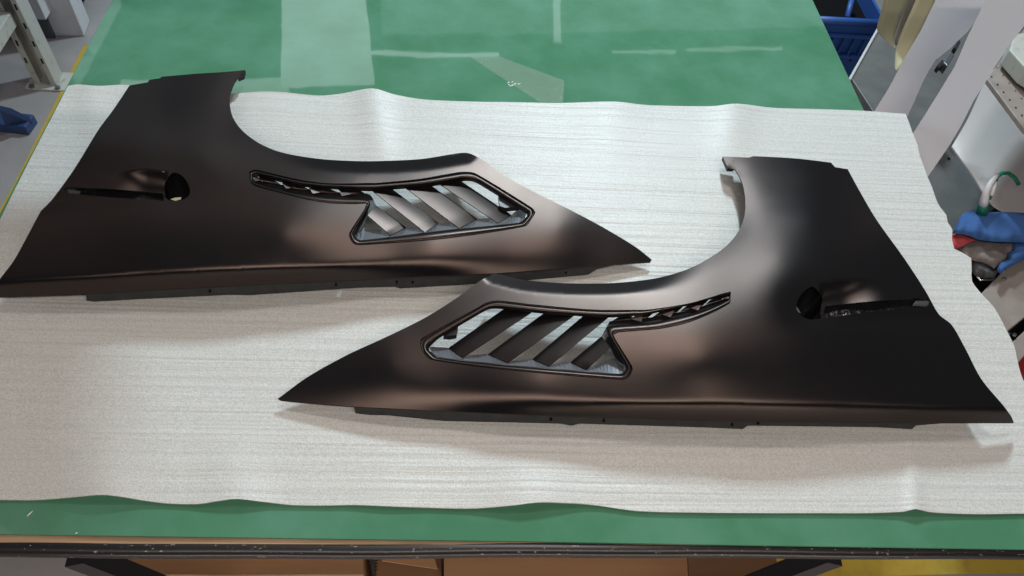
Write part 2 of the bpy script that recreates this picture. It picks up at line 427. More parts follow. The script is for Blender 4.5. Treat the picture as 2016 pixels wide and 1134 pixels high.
# ------------------------------------------------------------------ fenders
def homography(A, B):
    rows = []
    for (x, y), (u, v_) in zip(A, B):
        rows.append([x, y, 1, 0, 0, 0, -u*x, -u*y, -u]); rows.append([0, 0, 0, x, y, 1, -v_*x, -v_*y, -v_])
    sc = 1; _, _, Vt = np.linalg.svd(np.array(rows, float)); return Vt[-1].reshape(3, 3)
KA = [(1282,514),(255,168),(483,138),(914,301),(0,584),(706,483),(1054,419),(490,338),(328,390),(80,415)]
KB = [(547,785),(1669,333),(1423,308),(973,537),(1996,832),(1226,748),(827,674),(1439,576),(1617,625),(1874,640)]
nrm = lambda L: [(x/1000, y/1000) for x, y in L]
HAB = homography(nrm(KA), nrm(KB))
def toB(P):
    P = np.asarray(P, float)/1000; q = np.c_[P, np.ones(len(P))] @ HAB.T; return q[:, :2]/q[:, 2:]*1000
CP = [  # control heights of the smooth panel in metres above the bench (pixels of the far fender)
 (-40,570,.060),(0,556,.064),(290,540,.080),(560,526,.084),(780,515,.074),(1000,508,.056),(1150,508,.042),(1282,512,.026),
 (0,540,.069),(60,470,.080),(300,480,.098),(560,460,.108),(850,485,.082),(1100,450,.062),
 (110,390,.086),(250,290,.095),(400,300,.108),(480,360,.112),(620,430,.106),
 (462,240,.077),(458,168,.057),(560,303,.097),(745,322,.090),(914,305,.076),(1000,350,.071),(1060,385,.065),(1188,450,.046),
 (255,168,.050),(370,150,.050),(480,140,.046),(330,230,.086),(190,260,.080),(560,345,.107),(700,355,.099),(900,335,.080)]
def tps(C):
    C = np.array(C); X = C[:, :2]/1000; n = len(X)
    k = lambda r: np.where(r > 0, r*r*np.log(r+1e-12), 0)
    D = np.hypot(X[:,None,0]-X[None,:,0], X[:,None,1]-X[None,:,1]); A = np.zeros((n+3, n+3))
    A[:n,:n] = k(D) + np.eye(n)*2e-3; A[:n,n:] = np.c_[np.ones(n), X]; A[n:,:n] = A[:n,n:].T
    w_ = np.linalg.solve(A, np.r_[C[:,2], 0, 0, 0])
    def f(P):
        Q = np.asarray(P)/1000; D = np.hypot(Q[:,None,0]-X[None,:,0], Q[:,None,1]-X[None,:,1])
        return k(D)@w_[:n] + np.c_[np.ones(len(Q)), Q]@w_[n:]
    return f
FA = dict(
 cp=CP, sgn=1,
 outline=[(255,168),(291,162),(294,157),(315,154),(318,151),(388,145),(437,142),(483,138),(480,149),(468,153),(459,168),(452,192),(454,216),(461,236),(480,260),(514,284),(558,301),(631,313),(700,317),
  (745,317),(829,313),(914,300.6),(943,311),(998,349),(1061,383),(1124,414),(1188,448),(1251,486),(1283,511),(1280,516),(1209,520),(1082,530),(973,538),(703,550),(450,562),(291,570),(167,577),(0,584),(-14,584),(-8,564),(0,549),(29,510),
  (80,416),(87,409),(104,391),(146,333),(194,255),(223,216)],
 bottom=[(1283,513),(1209,520),(1082,530),(973,538),(703,550),(450,562),(291,570),(167,577),(0,584),(-40,585)],
 crease=[(-30,556),(24,555),(97,551),(194,546),(291,540),(437,532),(600,526),(760,519),(900,512)],
 arch=[(483,138),(468,153),(459,168),(452,192),(454,216),(461,236),(480,260),(514,284),(558,301),(631,313),(700,317),(745,317),(829,313),(914,300.6)],
 archc=[(943,311),(900,318),(829,330),(745,338),(690,339),(640,333),(590,322)],
 vent=[(490,338),(503,334),(551,345),(603,356),(656,361),(727,360),(740,360),(819,353),(878,343),(914,338),(938,342),(1049,410),(1054,419),(1047,431),(1033,446),(878,470),(706,483),(695,479),(688,468),(688,458),(716,414),(722,401),(692,402),(648,400),(603,393),(551,380),(501,366),(492,356)],
 hole=[(499,344),(506,343),(551,354),(593,363),(656,368),(727,372),(771,369),(845,363),(902,354),(918,352),(938,356),(1037,417),(1038,425),(1023,438),(878,453),(712,473),(703,470),(697,459),(722,413),(729,402),(727,395),(715,390),(674,388),(621,384),(551,373),(499,357)],
 shelf_in=[(700,460),(714,447),(721,451),(751,452),(769,463),(799,447),(821,449),(837,457),(862,439),(887,438),(904,449),(939,431),(964,429),(980,439),(1007,423),(1022,409),(1037,418)],
 blades=[[(724,424),(740,404),(799,447),(769,463)],[(731,374),(772,372),(862,439),(837,457)],[(795,367),(849,365),(939,431),(904,449)],[(864,361),(904,354),(1007,423),(980,439)]],
 bracket=[(981,380),(1022,406),(994,409),(984,405)],
 slotshade=[(498,352),(520,357),(551,363),(600,371),(650,377),(700,381),(722,381),(731,386),(740,404),(724,424),(714,447),(700,462),(694,459),(718,414),(724,402),(714,392),(674,390),(621,386),(551,375),(499,359)],
 minis=[[(506,344),(536,352),(551,362),(520,357)],[(553,355),(591,363),(609,374),(566,370)],[(607,365),(646,370),(668,380),(622,378)],[(664,370),(706,373),(722,383),(678,383)]],
 tri=[[(500,345),(520,354),(501,357)],[(555,360),(579,370),(563,371)],[(608,369),(634,378),(616,381)],[(669,379),(706,379),(673,386)]],
 scoop_hole=[(329,392),(325,381),(324,369),(326,358),(332,348),(341,340),(352,342),(364,352),(372,366),(374,378),(371,386),(360,393),(345,396)],
 scoop_top=[(196,340),(230,336),(290,333.5),(341,336)], scoop_apex=(190,341), scoop_lip=(326,360), scoop_low=[(125,368),(164,369),(232,372.5),(325,383)],
 slot=[(126,373),(132,368.5),(164,369.5),(232,373),(321,381),(322,396),(308,394),(249,391),(198,387),(156,383),(129,381)],
 softc=[(82,414),(170,409),(260,404),(340,398),(400,392)],
 flange=[((167,577),(170,592)),((184,576),(184,594)),((291,570),(291,588)),((451,562),(451,580)),((492,560),(492,581)),((703,550),(703,566)),((779,546),(779,564)),((787,546),(787,568)),((914,541),(914,560)),((1048,533),(1048,551)),((1158,524),(1158,541)),((1175,523),(1175,530)),((1209,520),(1209,522))],
 tab=[(470,141),(483,138),(480,149),(468,154)])
FB = dict(
 cp=None, sgn=-1,
 outline=[(1423,308),(1475,310),(1483,307.5),(1567,312),(1636,320),(1644,329),(1669,333),(1689,370),(1726,433),(1779,507),(1821,571),(1848,618),(1874,640),(1901,687),(1932,746),(1975,798),(1991,820),(1996,832),
  (1938,832),(1779,832),(1567,830),(1356,827),(1250,822.5),(1103,819),(874,809),(694,800),(637,796),(553,788),(547,785),(606,742),(683,699),(759,664),(836,626),(897,588),(942,555),(973,537.4),(1027,550),(1103,557),(1179,558),(1237,555),(1300,546),(1356,529),(1398,507),(1430,484),(1454,455),(1466,423),(1467,391),(1461,359),(1448,334),(1435,330),(1430,325)],
 bottom=[(547,786),(637,796),(694,800),(874,809),(1103,819),(1250,822.5),(1356,827),(1567,830),(1779,832),(1938,832),(1996,832)],
 crease=[(2000,806),(1975,804),(1840,804),(1726,801),(1620,799),(1514,797),(1409,794),(1250,793),(1150,791),(1050,789)],
 arch=[(1423,308),(1430,325),(1448,334),(1461,359),(1467,391),(1466,423),(1454,455),(1430,484),(1398,507),(1356,529),(1300,546),(1237,555),(1179,558),(1103,557),(1027,550),(973,537.4)],
 archc=[(942,555),(985,564),(1027,573),(1103,580),(1160,582),(1218,582),(1280,579),(1330,571)],
 vent=[(1439,574),(1425,577),(1356,597),(1280,609),(1250,610),(1162,609),(1048,599),(980,591.5),(957,596),(939,606),(832,665),(827,674),(829,686),(836,698),(850,709),(1000,729),(1226,748),(1238,742),(1244,732),(1245,722),(1213,670),(1208,660),(1216,655),(1250,652),(1303,647),(1356,635),(1409,613),(1438,597)],
 hole=[(1437,578),(1409,585),(1356,600),(1267,620),(1250,621),(1198,624),(1139,621),(1069,616),(991,607),(966,607),(948,615),(866,664),(845,683),(845,690),(863,704),(998,719),(1151,732),(1222,737),(1231,729),(1231,720),(1196,656),(1194,645),(1203,641),(1280,635),(1319,627),(1382,611),(1435,589)],
 shelf_in=[(845,684),(864,685),(882,686),(911,704),(957,698),(998,714),(1048,708),(1081,721),(1121,713),(1155,728),(1190,713),(1213,705),(1231,719)],
 blades=[[(1046,615),(992,608),(883,685),(911,704)],[(1130,621),(1070,617),(961,697),(1000,714)],[(1197,625),(1148,622),(1048,707),(1081,721)],[(1201,683),(1184,662),(1123,713),(1155,728)]],
 bracket=[(873,660),(902,642),(899,659),(885,661)],
 slotshade=[(1436,583),(1409,595),(1356,610),(1300,622),(1250,628),(1215,629),(1200,633),(1184,662),(1201,683),(1213,705),(1229,718),(1236,715),(1200,656),(1199,649),(1205,644),(1250,641),(1281,637),(1320,629),(1384,613),(1436,591)],
 minis=[[(1430,579),(1402,587),(1388,601),(1418,592)],[(1396,589),(1353,601),(1340,612),(1380,604)],[(1344,604),(1300,613),(1285,624),(1330,616)],[(1287,615),(1252,621),(1236,631),(1274,626)],[(1246,621),(1216,625),(1203,633),(1240,630)]],
 tri=[[(1437,579),(1415,587),(1437,589)],[(1380,601),(1354,606),(1375,611)],[(1327,612),(1297,618),(1320,625)],[(1266,620),(1236,627),(1263,634)]],
 scoop_hole=[(1616,627),(1615,613),(1617,600),(1619,588),(1613,577),(1606,568),(1598,564),(1585,572),(1574,585),(1568,600),(1569,612),(1578,622),(1595,629)],
 scoop_top=[(1765,549),(1720,549),(1660,550),(1612,555)], scoop_apex=(1765,549), scoop_lip=(1618,586), scoop_low=[(1833,587),(1790,586.5),(1701,593),(1618,603)],
 slot=[(1624,603),(1701,594.5),(1790,587.5),(1826,587.5),(1833,594),(1831,602),(1799,606),(1754,610),(1674,619),(1620,626)],
 softc=[(1872,641),(1800,643),(1720,645),(1640,646),(1560,640)],
 flange=[((694,800),(700,814)),((729,802),(729,817)),((767,804),(767,818)),((874,809),(874,829)),((1103,819),(1103,834)),((1126,820),(1126,838)),((1141,820.5),(1141,834)),((1300,824.5),(1300,839)),((1398,828),(1398,842)),((1462,829),(1462,845)),((1472,829),(1472,838)),((1726,831.5),(1726,841)),((1795,832),(1795,845)),((1803,832),(1803,838)),((1850,832),(1850,834))],
 tab=[(1423,308),(1450,309),(1446,331),(1433,331)])
FB['cp'] = [(*q, c[2]) for q, c in zip(toB([c[:2] for c in CP]), CP)]

def spread(px_poly):      # parameter along u to fade features: pixel distance between the arch corner and tip etc.
    return px_poly
def build_fender(D, label, origin_px):
    root = empty('car_fender', U(*origin_px, 0)); tag(root, label, 'car fender', 'pair of bronze vented car fenders lying on foam')
    sg = D['sgn']; base = tps(D['cp'])
    out = resample(D['outline'], 5, True, 30); vent = resample(D['vent'], 4, True, 50); hole = resample(D['hole'], 4, True, 50)
    sh = resample(D['scoop_hole'], 3, True, 60); slot = resample(D['slot'], 4, True, 40)
    crease = resample(D['crease'], 6); archc = resample(D['archc'], 6); stop = resample(D['scoop_top'], 6); softc = resample(D['softc'], 10)
    bot = resample(D['bottom'], 10); arch = resample(D['arch'], 8); slow = resample(D['scoop_low'], 8)
    apex = np.array(D['scoop_apex'], float); lip = np.array(D['scoop_lip'], float)
    x_tip, x_wide = (1283, 0) if sg > 0 else (547, 1996)
    def yline(L, x):
        L = np.asarray(L); o = np.argsort(L[:,0]); return np.interp(x, L[o,0], L[o,1])
    sp_ = slot; gx = np.linspace(sp_[:,0].min()+1, sp_[:,0].max()-1, 40); gm = []
    for g_ in gx:
        near = sp_[np.abs(sp_[:,0]-g_) < 5]; gm.append((near[:,1].min()+near[:,1].max())/2)
    slotmid = (gx, np.array(gm)); slotbot = yline(D['scoop_low'], gx)+22
    def h(P):
        P = np.asarray(P, float); x, y = P[:,0], P[:,1]
        u = np.clip((x-x_wide)/(x_tip-x_wide), 0, 1)          # 0 at the wide end, 1 at the tip
        z = base(P)*1.02
        # rolled skirt below the body line
        yb = yline(D['bottom'], x); yc = yline(D['crease'], x)
        fade = 1-ss(.35, .98, u)
        wc = np.maximum(yb-yc, 8)
        wc = wc*(1-ss(.25,.8,u)) + 26*ss(.25,.8,u)
        k = (yb-y)/wc; soft = .11+.5*ss(.45, .95, u)
        t = (1-k)/soft; sp = np.where(t > 20, t, np.log1p(np.exp(np.clip(t, -30, 20))))*soft      # softplus ramp
        z = z - (.004+.029*fade)*np.minimum(sp, 1.15)
        # flat lip round the wheel arch
        d = pdist(P, arch); wa = 22.0
        ua = np.clip(((x-460)/(914-460)) if sg > 0 else ((1467-x)/(1467-973)), -1, 1)
        fa = ss(.12, .45, ua)*(y < (420 if sg > 0 else 640))
        ww = 1.2+8*(1-fa); t = (wa-d)/ww; sp = np.where(t > 20, t, np.log1p(np.exp(np.clip(t, -30, 20))))*ww
        z = z - .00072*sp*(.25+.75*fa)
        # gentle undercut below the soft body line that runs from the notch under the scoop
        q = y - yline(D['softc'], x)
        uf = ss(.02, .07, u)*(1-ss(.20, .36, u))
        z = z - .005*np.exp(-((q+16)/20)**2)*(1-ss(.18, .33, u))
        # scoop bulge
        s = np.clip((x-apex[0])/(lip[0]-apex[0]), 0, 1.0)
        yt = yline(D['scoop_top'], x); yl_ = yline(D['scoop_low'], x)
        t = np.clip((y-yt)/(yl_-yt+1e-6), -2, 2)
        sm = np.asarray(D['slot'], float); xs_ = np.clip(x, sm[:,0].min()+1, sm[:,0].max()-1)
        ymid = np.interp(xs_, *slotmid)
        inb = (t > 0) & (y < ymid) & ((x-lip[0])*sg < 3) & ((x-apex[0])*sg > 0)
        cr = .50
        tc_ = np.clip(t, 0, 1); pr = np.where(tc_ < cr, (tc_/cr)**1.25, 1-.55*(np.maximum(tc_-cr, 0)/(1-cr))**1.6)
        z = z - np.where(inb, .028*(s**.5*ss(0,.75,s))*(1-(1-tc_)**2.0), 0)
        # dished surround of the scoop mouth
        m_ = np.array(D['scoop_hole']).mean(0); dm = np.hypot((x-m_[0])/52, (y-m_[1])/40)
        z = z - .007*np.exp(-dm**2*1.1)*np.where(inb, 0, 1)
        return z
    holes = [vent, sh, slot]
    P, T = triangulate(out, holes, [crease, archc, stop], 4.6)
    P3 = Un(P, h(P)); v, f = submesh(P3, T)
    mesh('panel', v, f, 'paint', root, smooth=True, thick=.0028)
    vd = resample(D['vent'], 2.5, True, 50); hd = resample(D['hole'], 2.5, True, 50)
    vd = np.r_[vd, vd[:1]]; hd = np.r_[hd, hd[:1]]
    n1, n2 = len(vd), len(hd); C = np.hypot(vd[:,None,0]-hd[None,:,0], (vd[:,None,1]-hd[None,:,1])*1.6)**1.5
    A = np.full((n1, n2), 1e18); A[0,0] = 0
    for a in range(n1):
        for b_ in range(n2):
            if a or b_:
                A[a,b_] = C[a,b_] + min(A[a-1,b_]+1 if a else 1e18, A[a,b_-1]+1 if b_ else 1e18, A[a-1,b_-1] if a and b_ else 1e18)
    a, b_ = n1-1, n2-1; path = [(a, b_)]
    while a or b_:
        op = [(A[a-1,b_-1], a-1, b_-1)] if a and b_ else []
        if a: op.append((A[a-1,b_], a-1, b_))
        if b_: op.append((A[a,b_-1], a, b_-1))
        _, a, b_ = min(op); path.append((a, b_))
    path = path[::-1][:-1]
    # smooth the pairing so that quads stay even
    ai = np.array([p[0] for p in path], float); bi = np.array([p[1] for p in path], float); N = len(path)
    for _k in range(6):
        for arr, n_ in ((ai, n1-1), (bi, n2-1)):
            ext = np.r_[arr[-1]-n_, arr, arr[0]+n_]; arr[:] = .25*ext[:-2]+.5*ext[1:-1]+.25*ext[2:]
    def samp(L, q):
        q = np.mod(q, len(L)-1); i0 = np.floor(q).astype(int); t = (q-i0)[:,None]; return L[i0]*(1-t)+L[i0+1]*t
    VO, HO = samp(vd, ai), samp(hd, bi)
    rows = [(0,0),(.03,-.0006),(.08,-.0022),(.14,-.0034),(.20,-.0036),(.27,-.0026),(.36,-.0014),(.46,-.0010),(.58,-.0014),(.70,-.0024),(.82,-.0040),(.91,-.0056),(1.0,-.0078)]
    V = []
    for t, dz in rows:
        Q = VO*(1-t)+HO*t; V.append(Un(Q, h(Q)+dz))
    V = np.concatenate(V); Fc = []
    for r_ in range(len(rows)-1):
        for k in range(N):
            q4 = (r_*N+k, r_*N+(k+1) % N, (r_+1)*N+(k+1) % N, (r_+1)*N+k)
            Fc.append(q4[::-1] if sg > 0 else q4)
    mesh('vent_frame', [tuple(p) for p in V], Fc, 'paint', root, smooth=True, thick=.002)
    # vent walls going down
    zr = h(hole) - .0073
    R0 = Un(hole, zr-.0005)
    R0 = R0 + 0; R1 = R0.copy(); R1[:,2] -= .008
    cen = R0.mean(0); nH = len(hole)
    nrm2 = np.roll(R0, -1, 0)-np.roll(R0, 1, 0); nn = np.stack([-nrm2[:,1], nrm2[:,0]], 1); nn /= np.linalg.norm(nn, axis=1)[:,None]+1e-9
    Ai = .5*np.sum(R0[:,0]*np.roll(R0[:,1],-1)-np.roll(R0[:,0],-1)*R0[:,1]); nn = nn*(1 if Ai > 0 else -1)
    R0[:, :2] -= nn*.0025; R1[:, :2] -= nn*.004
    V = [tuple(p) for p in np.r_[R0, R1]]; Fc = [(i, (i+1) % nH, (i+1) % nH+nH, i+nH) for i in range(nH)]
    mesh('vent_wall', V, Fc, 'raw', root, smooth=False, thick=.002)
    # sawtooth shelf: from the near lip of the opening sloping down and away
    si = np.array(D['shelf_in'], float)
    dense = resample(si, 8, False, 5); o_ = []
    hh = D['hole']; lowy = resample(hh, 3, True, 50)
    ring = []
    for p in dense:
        q = lowy[np.argmin(np.hypot((lowy[:,0]-p[0])*1.6, (lowy[:,1]-(p[1]+24))))]
        ring.append(q)
    ring = np.array(ring)
    zo = h(ring)-.0082; zi = h(dense)-.030
    A3 = Un(ring, zo); B3 = Un(dense, zi)
    n = len(dense); V = [tuple(p) for p in np.r_[A3, B3]]
    Fc = [(i, i+1, n+i+1, n+i) if sg > 0 else (i+1, i, n+i, n+i+1) for i in range(n-1)]
    mesh('shelf', V, Fc, 'shelf', root, smooth=False, thick=.0015)  # cool light from behind is put into the shelf's paler grey
    # louvre blades : [free-edge start, back-edge start, back-edge end, free-edge end]
    def blade(q, name, za, zb, dz, nu=14, nv=6, m='paint'):
        q = np.array(q, float); V2 = []; Z = []
        for i in range(nu+1):
            s = i/nu
            a = q[0]*(1-s)+q[3]*s; b_ = q[1]*(1-s)+q[2]*s
            for j in range(nv+1):
                t = j/nv; V2.append(a*(1-t)+b_*t)
                Z.append(-(za*(1-t)+zb*t) + dz*math.sin(math.pi*t) - .004*(s-.5)**2*0 - .012*max(0, s-.8)*5*.2)
        V2 = np.array(V2); z = h(V2)+np.array(Z); P3 = Un(V2, z)
        Fc = []
        for i in range(nu):
            for j in range(nv):
                k = i*(nv+1)+j; fc = (k, k+1, k+nv+2, k+nv+1)
                Fc.append(fc if sg > 0 else fc[::-1])
        return mesh(name, [tuple(p) for p in P3], Fc, m, root, smooth=True, thick=-.0022 if sg < 0 else -.0022)
    for q in D['blades']: blade(q, 'louvre_blade', .011, .0225 if sg > 0 else .024, .0012)
    for q in D['minis']: blade(q, 'louvre_blade', .012, .020, .001, 6, 3)
    for q in D['tri']: 
        qq = np.array(q, float); P3 = Un(qq, h(qq)+np.array([-.009, -.013, -.011]))
        mesh('vent_rib', [tuple(p) for p in P3], [(0,2,1)], 'paint', root, thick=.001)
    sf = resample(D['slotshade'], 5, True, 40); P, T = triangulate(sf, (), (), 5); v, f = submesh(Un(P, h(P)-.021), T)
    mesh('slot_shade', v, f, 'raw', root, smooth=True, thick=.0015)  # dark strip: shade on the slot's inner shelf, put into the colour
    bq = np.array(D['bracket'], float); P3 = [Vector(p) for p in Un(bq, h(bq)-.012)]
    v, f = prism(P3, down(P3, .012)); mesh('bracket', v, f, 'bracket', root)
    # scoop mouth: a dark bowl
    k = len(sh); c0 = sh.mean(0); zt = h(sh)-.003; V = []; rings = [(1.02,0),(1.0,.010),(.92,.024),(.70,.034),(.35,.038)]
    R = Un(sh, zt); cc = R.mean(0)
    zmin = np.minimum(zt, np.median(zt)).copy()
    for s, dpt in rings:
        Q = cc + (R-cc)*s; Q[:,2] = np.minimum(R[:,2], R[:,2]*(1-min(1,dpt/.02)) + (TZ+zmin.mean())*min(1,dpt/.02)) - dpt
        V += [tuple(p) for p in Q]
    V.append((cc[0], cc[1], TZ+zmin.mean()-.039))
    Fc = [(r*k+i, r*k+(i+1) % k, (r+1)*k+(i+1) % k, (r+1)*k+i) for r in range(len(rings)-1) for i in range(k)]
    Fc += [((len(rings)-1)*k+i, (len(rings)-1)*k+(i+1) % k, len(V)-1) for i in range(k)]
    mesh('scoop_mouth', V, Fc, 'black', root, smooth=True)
    if sg > 0: cq = [(336,393),(345,390),(357,389),(356,393),(346,396)]
    else: cq = [(1567,603),(1571,608),(1576,617),(1572,616),(1567,610)]
    cq = np.array(cq, float); P3 = [Vector(p) for p in Un(cq, h(cq)-.009)]
    mesh('mouth_glint', P3, [tuple(range(len(P3)))] , 'glint' if sg > 0 else 'shelfdark', root, thick=.001)  # crescent where the mouth rim catches light, drawn in its own colour
    # slot liner with lumpy sealant
    P, T = triangulate(slot, (), (), 3.0); ds = pdist(P, slot, True)
    sl_ = np.clip((P[:,0]-apex[0])/(lip[0]-apex[0]), 0, 1)
    hb_ = h(np.c_[P[:,0], np.interp(P[:,0], gx, np.array(gm))+14]); zz = hb_-.014-.024*sl_+.0022*(wnoise(P, 26, 2+sg)+.35*wnoise(P, 9, 9)) 
    v, f = submesh(Un(P, zz), T); mesh('slot_liner', v, f, 'gloss', root, smooth=True, thick=.001)
    # plastic clip at the outer end of the slot
    e = np.array([(133,372),(158,376),(156,381),(134,379)] if sg > 0 else [(1831,592),(1804,592),(1797,600),(1826,601)], float)
    P3 = [Vector(p) for p in Un(e, h(e)-.003)]; v, f = prism(P3, down(P3, .004)); mesh('slot_clip', v, f, 'shelfdark', root, bevel=.001)
    # mounting flange under the near edge
    V = []; Fl = D['flange']; tp = np.array([a for a, b_ in Fl], float); bt = np.array([b_ for a, b_ in Fl], float)
    ze = h(tp); T3 = Un(tp, ze-.004); T3[:,1] += .006
    pxm = 618*(1+ (bt[:,1]-567)/5000)
    zb = np.maximum(ze-.004-(bt[:,1]-tp[:,1])/pxm, .009)
    B3 = Un(bt, zb); B3[:,1] = B3[:,1]
    n = len(Fl); Fc = [(i, n+i, n+i+1, i+1) for i in range(n-1)]
    mesh('mounting_flange', [tuple(p) for p in np.r_[T3, B3]], Fc, 'flange', root, thick=.002)
    # small bolts holes along the flange
    for fx in ((.23, .40, .52, .60, .80) if sg > 0 else (.28, .45, .62, .72)):
        i = fx*(n-1); a = int(i); t = i-a
        c1 = T3[a]*(1-t)+T3[a+1]*t; c2 = B3[a]*(1-t)+B3[a+1]*t; c_ = c1*.45+c2*.55
        v, f = tube([c_+np.array([0,-.0035,0]), c_+np.array([0,.004,0])], .002, 10); mesh('bolt', v, f, 'black', root)
    tq = np.array(D['tab'], float); P3 = [Vector(p) for p in Un(tq, h(tq)-.003)]; v, f = prism(P3, down(P3, .010)); mesh('mounting_tab', v, f, 'raw', root, bevel=.0008)
    return root, h
M['shelfdark'] = mat('dark_clip_and_glint', (0.06, 0.06, 0.065), 0.4)
M['flange'] = mat('flange_grey_black', (0.030, 0.031, 0.031), 0.6, noise=((60,60,60), (0.05,0.052,0.05), .4, .8))
rootA, hA = build_fender(FA, 'farther satin bronze car fender, whose pointed end lies to the right', (600,450))
rootB, hB = build_fender(FB, 'nearer satin bronze car fender, whose pointed end lies to the left', (1350,700))

# ------------------------------------------------------------------ left background
def ribbon(name, rows, m, parent=None, thick=.0012, sub=2):
    V = []
    for (a, b_, z) in rows: V += [UF(*a, z), UF(*b_, z)]
    return mesh(name, V, [(2*i, 2*i+1, 2*i+3, 2*i+2) for i in range(len(rows)-1)], m, parent, smooth=True, thick=thick, sub=sub)
def block(name, px, ztop, h, m, parent=None, bevel=.002):
    T_ = [UF(x, y, ztop) for x, y in px]; v, f = prism(T_, down(T_, h)); return mesh(name, v, f, m, parent, bevel=bevel)
PR = UF(98,160)
rack = empty('steel_rack', PR); tag(rack, 'cream steel storage rack with slotted upright left of the bench', 'rack')
v, f = join(box(PR+Vector((0,.035,1.3)), (.075,.006,2.6)), box(PR+Vector((-.036,0,1.3)), (.006,.064,2.6)), box(PR+Vector((.036,0,1.3)), (.006,.064,2.6)),
            box(PR+Vector((-.028,-.032,1.3)), (.022,.005,2.6)), box(PR+Vector((.030,-.032,1.3)), (.018,.005,2.6)))
mesh('upright', v, f, 'cream', rack)
v, f = box(PR+Vector((.005,-.005,.004)), (.15,.11,.008)); mesh('base_plate', v, f, 'cream', rack, bevel=.002)
for dx in (-.045, .05):
    v, f = tube([PR+Vector((dx,-.05,.008)), PR+Vector((dx,-.05,.018))], .009, 8); mesh('bolt', v, f, 'shelf', rack)
for k in range(12):
    v, f = box(PR+Vector((.03,-.0352,.12+.075*k)), (.006,.003,.022)); mesh('slot_hole', v, f, 'hole', rack)
    v, f = box(PR+Vector((-.028,-.0352,.12+.075*k)), (.006,.003,.022)); mesh('slot_hole', v, f, 'hole', rack)
zb = .30; pb = Vector((PR.x-.012, PR.y-.04, zb))
v, f = box(pb+Vector((0,-.75,0)), (.040,1.5,.055)); mesh('foot_beam', v, f, 'cream', rack, bevel=.004)
v, f = box(PR+Vector((0,-1.5,1.3)), (.06,.05,2.6)); mesh('upright', v, f, 'cream', rack)
# added blocker out of the frame: keeps window light off the left bench end
e1, e2 = U(207,620), U(203,975); yp = 1.36
q = [e + (LW-e)*((yp-e.y)/(LW.y-e.y)) for e in (e1, e2)]
dq = (q[1]-q[0]); qa = q[0] + dq*((1.17-q[0].z)/dq.z); qb = q[0]+dq*((2.1-q[0].z)/dq.z)
hb = empty('shading_board', (-1.4, yp, 2.1)); tag(hb, 'added white board, out of view, shading the left end of the bench', 'board')
P4 = [qa, qb, Vector((-1.9, yp, 2.1)), Vector((-1.9, yp, 1.17))]
v, f = prism(P4, [p+Vector((0,.02,0)) for p in P4]); mesh('panel', v, f, 'white', hb)
PC = UF(108,76)
cab = empty('white_cabinet', PC); tag(cab, 'white cabinet on a dark recessed plinth in the far left corner', 'cabinet')
v, f = box((PC.x-1.0, PC.y+.3, .06), (2.0,.6,.12)); mesh('plinth', v, f, 'dgrey', cab)
v, f = box((PC.x-1.0, PC.y+.275, 1.02), (2.06,.65,1.8)); mesh('body', v, f, 'white', cab, bevel=.004)
PW = UF(130,73)
wp = empty('white_post', PW); tag(wp, 'square white post standing on the grey floor behind the steel rack', 'post')
v, f = box(PW+Vector((0,.06,.9)), (.13,.11,1.8), .1); mesh('shaft', v, f, 'white', wp, bevel=.004)
v, f = tube([UF(150,14,.1), UF(158,6,.06), UF(168,-8,.03)], .008, 8); o = mesh('black_cable', v, f, 'black', None, smooth=True); tag(o, 'short black cable on the floor beside the white post', 'cable')
PB = UF(32,250)
bp_ = empty('blue_bracket', PB); tag(bp_, 'blue plastic bracket on the floor at the left edge', 'bracket')
v, f = box(PB+Vector((-.01,0,.02)), (.15,.07,.04), -.1); mesh('foot', v, f, 'dblue', bp_, bevel=.004)
T_ = [UF(-8,205,.16), UF(22,212,.12), UF(60,232,.05), UF(8,240,.05)]; v, f = prism(T_, down(T_, .03)); mesh('wing', v, f, 'dblue', bp_, bevel=.003)
PK = UF(-40,160)
bc = empty('blue_crate', PK); tag(bc, 'dark blue plastic crate cut off by the left edge behind the rack foot', 'crate')
v, f = join(box(PK+Vector((-.14,.0,.11)), (.3,.3,.22)), box(PK+Vector((-.14,0,.225)), (.33,.33,.02))); mesh('shell', v, f, 'dblue', bc, bevel=.004)

# ------------------------------------------------------------------ right background
ZS = .52
sb = empty('side_table', UF(1900,300,0)); tag(sb, 'low grey metal side table right of the bench', 'side table')
block('top', [(1675,152),(1727,60),(1860,-70),(2400,-70),(2400,700),(2050,700),(1850,420)], ZS, .03, 'benchgrey', sb)
v, f = tube([UF(1672,158,ZS+.004), UF(1728,58,ZS+.004), UF(1775,-8,ZS+.004)], .005, 8); mesh('pale_lip', v, f, 'white', sb)
v, f = box(UF(2100,200,ZS/2-.02), (.05,.05,ZS-.04)); mesh('leg', v, f, 'bracket', sb)
for x, y in ((1868,312),(1905,330)):
    v, f = tube([UF(x,y,ZS), UF(x,y,ZS+.004)], .004, 8); mesh('screw', v, f, 'hole', sb)
# blue crate
RZ = .40; a = UF(1560,36,RZ); b_ = UF(1742,36,RZ)
ct = empty('blue_crate', UF(1665,60,0)); tag(ct, 'blue ribbed plastic crate with a round rim behind the bench corner', 'crate')
x0, x1, y0 = a.x, b_.x, a.y; W = x1-x0
v, f = join(box(((x0+x1)/2, y0+.01, RZ/2), (W,.012,RZ)), box((x0+.006, y0+.25, RZ/2), (.012,.48,RZ)), box((x1-.006, y0+.25, RZ/2), (.012,.48,RZ)), box(((x0+x1)/2, y0+.5, RZ/2), (W,.012,RZ)))
mesh('shell', v, f, 'blue', ct)
v, f = tube([(x0,y0,RZ), (x1,y0,RZ)], .015, 12); mesh('rim', v, f, 'blue', ct, smooth=True)
for zz in (.345, .255):
    v, f = box(((x0+x1)/2, y0-.008, zz), (W,.03,.008)); mesh('ledge', v, f, 'blue', ct, bevel=.002)
